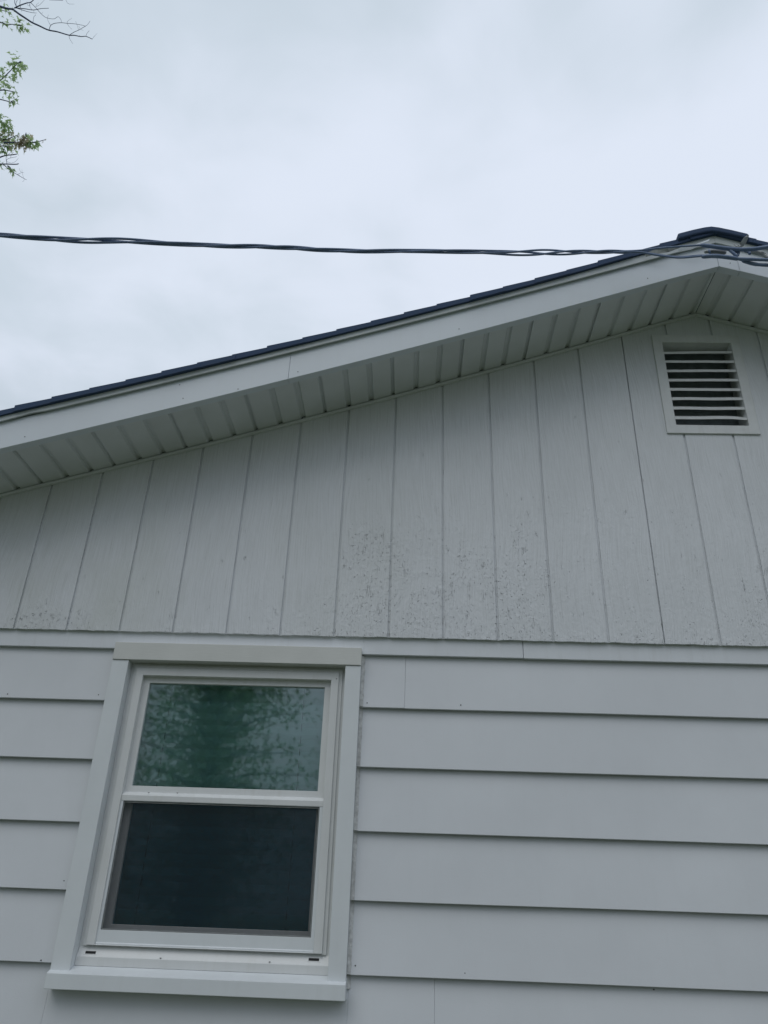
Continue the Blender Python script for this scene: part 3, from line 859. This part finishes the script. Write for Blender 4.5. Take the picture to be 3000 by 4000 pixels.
dead.tube(catmull([TP + Vector((.1, .2, 6.2)), (TP + Vector((0, 0, 7.2)) + hub) * .5, hub, dp(-350, -40, .2), dp(-5, 28)], 5), [.10 - .087 * i / 20 for i in range(21)], 8)
br([(0, 105), (100, 135), (220, 150)], 19 * PX, 15 * PX)
br([(210, 150), (300, 220), (420, 300), (520, 365), (640, 420), (780, 485), (930, 515), (1110, 568), (1200, 572), (1310, 592), (1395, 590), (1497, 635)], 17 * PX, 5 * PX)
br([(235, 130), (330, 85), (430, 50), (500, 35), (560, -20)], 10 * PX, 6 * PX)
br([(265, 100), (240, 50), (238, -10)], 6 * PX, 4 * PX); br([(265, 100), (260, 50), (285, -10)], 4 * PX, 3 * PX)
br([(330, 120), (322, 60), (330, -10)], 5 * PX, 3.5 * PX)
br([(250, 128), (400, 142), (540, 162), (660, 140), (790, 133)], 7 * PX, 4 * PX)
br([(280, 135), (400, 175), (520, 205), (595, 210)], 5 * PX, 2.5 * PX)
br([(500, 45), (580, 125), (640, 195), (720, 270), (790, 298), (880, 305), (940, 270), (985, 315), (995, 360)], 4.5 * PX, 2.5 * PX)
br([(480, 60), (490, 120), (520, 155)], 3.5 * PX, 2.5 * PX); br([(440, 70), (465, 95), (490, 60)], 2 * PX, 1.5 * PX)
br([(580, 105), (640, 80), (720, 0)], 2.4 * PX, 1.6 * PX); br([(580, 100), (595, 70), (635, 45)], 2 * PX, 1.2 * PX)
br([(535, 355), (550, 270), (575, 250), (570, 225)], 3.5 * PX, 1.5 * PX)
br([(795, 485), (820, 415), (880, 380), (990, 368), (1090, 378), (1200, 385), (1330, 408), (1390, 420), (1430, 385), (1458, 340)], 5 * PX, 2.2 * PX)
br([(820, 412), (780, 340), (770, 290), (785, 235)], 2.8 * PX, 1.4 * PX)
br([(1090, 375), (1095, 345), (1165, 292)], 2.5 * PX, 1.4 * PX); br([(1090, 375), (1110, 420), (1165, 475)], 2.5 * PX, 1.4 * PX)
br([(1130, 565), (1200, 520), (1275, 487), (1390, 420)], 4.5 * PX, 3 * PX)
br([(1275, 487), (1255, 420), (1222, 340)], 2 * PX, 1.1 * PX); br([(1300, 470), (1350, 495)], 2 * PX, 1.1 * PX); br([(1300, 475), (1278, 420)], 1.8 * PX, 1 * PX)
br([(1125, 570), (1125, 620), (1180, 710)], 3.5 * PX, 1.8 * PX)
br([(1392, 585), (1410, 540), (1448, 495)], 3 * PX, 2 * PX); br([(1497, 632), (1530, 585), (1575, 540)], 2 * PX, 1.1 * PX)
br([(1290, 592), (1285, 570)], 3 * PX, 1.5 * PX); br([(675, 225), (700, 190)], 1.8 * PX, 1 * PX); br([(350, 150), (352, 190)], 3 * PX, 1.2 * PX)
br([(800, -5), (1020, 3)], 6 * PX, 4 * PX); br([(1065, -5), (1100, 55), (1150, 66), (1205, 64)], 2.5 * PX, 1.3 * PX)
br([(0, 22), (110, 0)], 2 * PX, 1.3 * PX); br([(550, 160), (548, 205)], 2.4 * PX, 1.2 * PX); br([(450, 50), (432, 20)], 2 * PX, 1 * PX)
mb_loc(dead, 'dead_branch', M['bark'])
dead2 = MB(); S2 = .1326; PX2 = DEP * S2 / 3011.3; O2 = (0, 430)
hub2 = dp(-600, 620, .4)
dead2.tube(catmull([TP + Vector((.1, .1, 5.0)), (TP + Vector((0, 0, 6.0)) + hub2) * .5, hub2, dp(-250, 630, .1), dp(-2, 641)], 5), [.08 - .0695 * i / 20 for i in range(21)], 8)
b2 = lambda p, a, c, **k: br(p, a * PX2, c * PX2, scale=S2, off=O2, mb=dead2, **k)
b2([(-500, 1560), (-200, 1480), (0, 1390), (180, 1335), (360, 1318), (500, 1295)], 26, 13)
b2([(-20, 1590), (200, 1590), (400, 1597), (510, 1592), (545, 1575)], 17, 14)
b2([(100, 1600), (250, 1730), (360, 1812), (500, 1895), (650, 1985), (785, 2058)], 12, 5)
b2([(205, 1580), (185, 1480), (180, 1400), (190, 1350)], 8, 5)
b2([(190, 1480), (240, 1430), (340, 1405), (500, 1372)], 6, 4); b2([(315, 1410), (335, 1300), (405, 1240)], 5, 3)
b2([(240, 1305), (320, 1250), (380, 1180)], 4, 2.5); b2([(340, 1560), (450, 1520), (545, 1410)], 4, 2.5)
b2([(500, 1895), (580, 1870), (630, 1840), (710, 1845)], 5, 2.5); b2([(625, 1840), (590, 1780), (570, 1715)], 3.5, 2)
b2([(700, 2010), (660, 1870), (645, 1750)], 3.5, 2); b2([(720, 2030), (700, 2080), (655, 2110)], 4, 2); b2([(540, 1890), (590, 1945)], 3, 1.5)
b2([(200, 1520), (330, 1560)], 5, 3)
mb_loc(dead2, 'dead_branch', M['bark'])
# leafy sprays --------------------------------------------------------------------------------
fo = MB()
S1 = .3618
def spray(line, widths, nleaf, kd=0, rust=0, size=(.055, .085), droop=.75, twig=None):
    pl = catmull([dp(a, b, kd) for a, b in line], 6)
    for i in range(int(nleaf * 1.15)):
        f = r.random(); idx = f * (len(pl) - 1); j = int(idx)
        p = pl[j].lerp(pl[min(j + 1, len(pl) - 1)], idx - j)
        w = (widths[0] + (widths[1] - widths[0]) * f) * DEP / 3011.3
        o = Vector((r.gauss(0, .45), r.gauss(0, .45), r.gauss(0, .42))) * w
        o.y *= 1.3
        p = p + o
        tip = rdir(r) * .75 + Vector((0, 0, -droop)) + (p - pl[j]).normalized() * .5 if (p - pl[j]).length > 0 else Vector((0, 0, -1))
        fo.cur = 1 if r.random() < rust else 0
        nd = rdir(r) * .7 + Vector((0, -.8, .5))
        add_leaf(fo, p, r.uniform(*size), tip, nd, r.uniform(.1, .5), r.uniform(.55, .85))
    n = len(pl)
    o = MB().tube(pl, [.010 - .007 * i / (n - 1) for i in range(n)], 5).build('twig', M['bark'], mt, smooth=True); o.location = -TP
spray([(-160, -10), (-60, 20), (35, 48)], (80, 22), 60, .3)
spray([(-90, 80), (0, 87), (25, 98), (48, 95), (85, 101)], (12, 9), 13, .1)
spray([(72, 98), (88, 101)], (22, 24), 22, .1)
spray([(-220, 420), (-100, 370), (-10, 322), (25, 292), (55, 262), (80, 238)], (60, 24), 120, 0)
spray([(68, 248), (84, 240)], (30, 26), 24, 0)
spray([(-80, 365), (5, 352), (35, 355), (62, 360)], (34, 17), 34, -.1)
spray([(-160, 370), (-60, 378), (0, 388), (38, 398), (42, 400)], (0, 0), 1, .1)
spray([(44, 396), (56, 405)], (13, 12), 8, .1)
spray([(-260, 480), (-120, 470), (-30, 470), (5, 478), (35, 497)], (80, 20), 110, 0)
spray([(-160, 540), (-60, 530), (0, 530), (25, 542)], (60, 28), 80, .1, .45)
spray([(-60, 545), (20, 545), (45, 537), (76, 525)], (24, 13), 40, .05, .7)
spray([(15, 557), (70, 557), (100, 556), (125, 556), (150, 553), (178, 545)], (0, 0), 1, -.05)
spray([(62, 562), (78, 566)], (16, 14), 26, -.05, .85, (.055, .08), 1.1)
spray([(98, 534), (92, 552), (112, 566)], (14, 14), 30, -.05, .85, (.055, .08), 1.1)
spray([(100, 528), (102, 518)], (8, 8), 5, -.05, 0, (.07, .10))
spray([(116, 558), (146, 556)], (12, 10), 20, -.05, .1, (.07, .10))
spray([(-50, 575), (10, 570), (42, 572)], (30, 13), 34, 0, .15)
spray([(12, 582), (22, 588)], (10, 9), 6, 0)
spray([(-120, 640), (-30, 635), (5, 640)], (40, 14), 36, 0)
spray([(30, 648), (40, 655), (45, 668)], (9, 8), 10, 0)
# small buds at the tip of the long spray
for (u, v) in ((166, 551), (170, 549), (174, 547), (177, 545), (165, 557), (169, 556)):
    fo.cur = 1; add_leaf(fo, dp(u, v, -.05), .018, rdir(r), rdir(r), .2, 1.0)
# the rest of the crown, out of the picture to the left
cc = Vector((-8.6, 3.6, 6.6))
bm_ = MB()
for i in range(150):
    a = r.uniform(0, 6.28); h = r.uniform(-1.8, 3.2)
    e = cc + Vector((math.cos(a) * r.uniform(1.4, 3.2), math.sin(a) * r.uniform(1.4, 3.2), h))
    if inframe(e, 260): continue
    st = TP + Vector((0, .1, r.uniform(4.5, 8)))
    pp = catmull([st, (st + e) * .5 + Vector((0, 0, .35)), e], 4)
    if any(inframe(q, 120) for q in pp): continue
    bm_.tube(pp, [.07 - .06 * j / (len(pp) - 1) for j in range(len(pp))], 6)
    for k in range(210):
        p = pp[r.randrange(2, len(pp))] + Vector((r.gauss(0, .42), r.gauss(0, .42), r.gauss(0, .36)))
        if inframe(p, 60): continue
        fo.cur = 0; add_leaf(fo, p, r.uniform(.09, .14), rdir(r) + Vector((0, 0, -.8)), rdir(r), .3, .75)
o = bm_.build('branch', M['bark'], mt, smooth=True); o.location = -TP
plain(fo, 'foliage', [M['leaf'], M['leafrust']], mt)

# tree across the yard: mirrored in the upper pane ---------------------------------------------
r = random.Random(5)
T2 = Vector((-4.9, -16.6, GZ))
t2 = empty('broadleaf_tree', T2)
tag(t2, 'dense green broadleaf tree across the yard, seen mirrored in the upper window pane', 'tree')
tk = MB().tube([T2 + Vector((0, 0, -.1)), T2 + Vector((.05, 0, 1.5)), T2 + Vector((-.05, .05, 3.2)), T2 + Vector((.1, 0, 5.0)), T2 + Vector((.0, 0, 7.6))], [.2, .13, .08, .05, .02], 12)
o = tk.build('trunk', M['trunkbark'], t2, smooth=True); o.location = -T2
lf = MB(); bb = MB()
for i in range(110):
    f = i / 109; h = 1.5 + f * 7.2
    R0 = 2.75 * (math.sin(math.pi * min(1, (f * .85 + .17))) ** .7)
    a = i * 2.4 + r.uniform(-.3, .3); L = R0 * r.uniform(.5, 1.06)
    st = T2 + Vector((0, 0, h - .3)); e = T2 + Vector((math.cos(a) * L, math.sin(a) * L, h + r.uniform(-.1, .5)))
    pp = catmull([st, (st + e) * .5 + Vector((0, 0, .15)), e], 4); n = len(pp)
    bb.tube(pp, [.035 - .03 * j / (n - 1) for j in range(n)], 5)
    for k in range(210):
        j = r.randrange(0, n); w = .26 + .12 * (j / n)
        p = pp[j] + Vector((r.gauss(0, w), r.gauss(0, w), r.gauss(0, w * .6)))
        add_leaf(lf, p, r.uniform(.10, .15), rdir(r) * .8 + (e - st).normalized() * .6 + Vector((0, 0, -.4)), rdir(r) + Vector((0, 0, 1)), .3, .7)
o = bb.build('branch', M['bark'], t2, smooth=True); o.location = -T2
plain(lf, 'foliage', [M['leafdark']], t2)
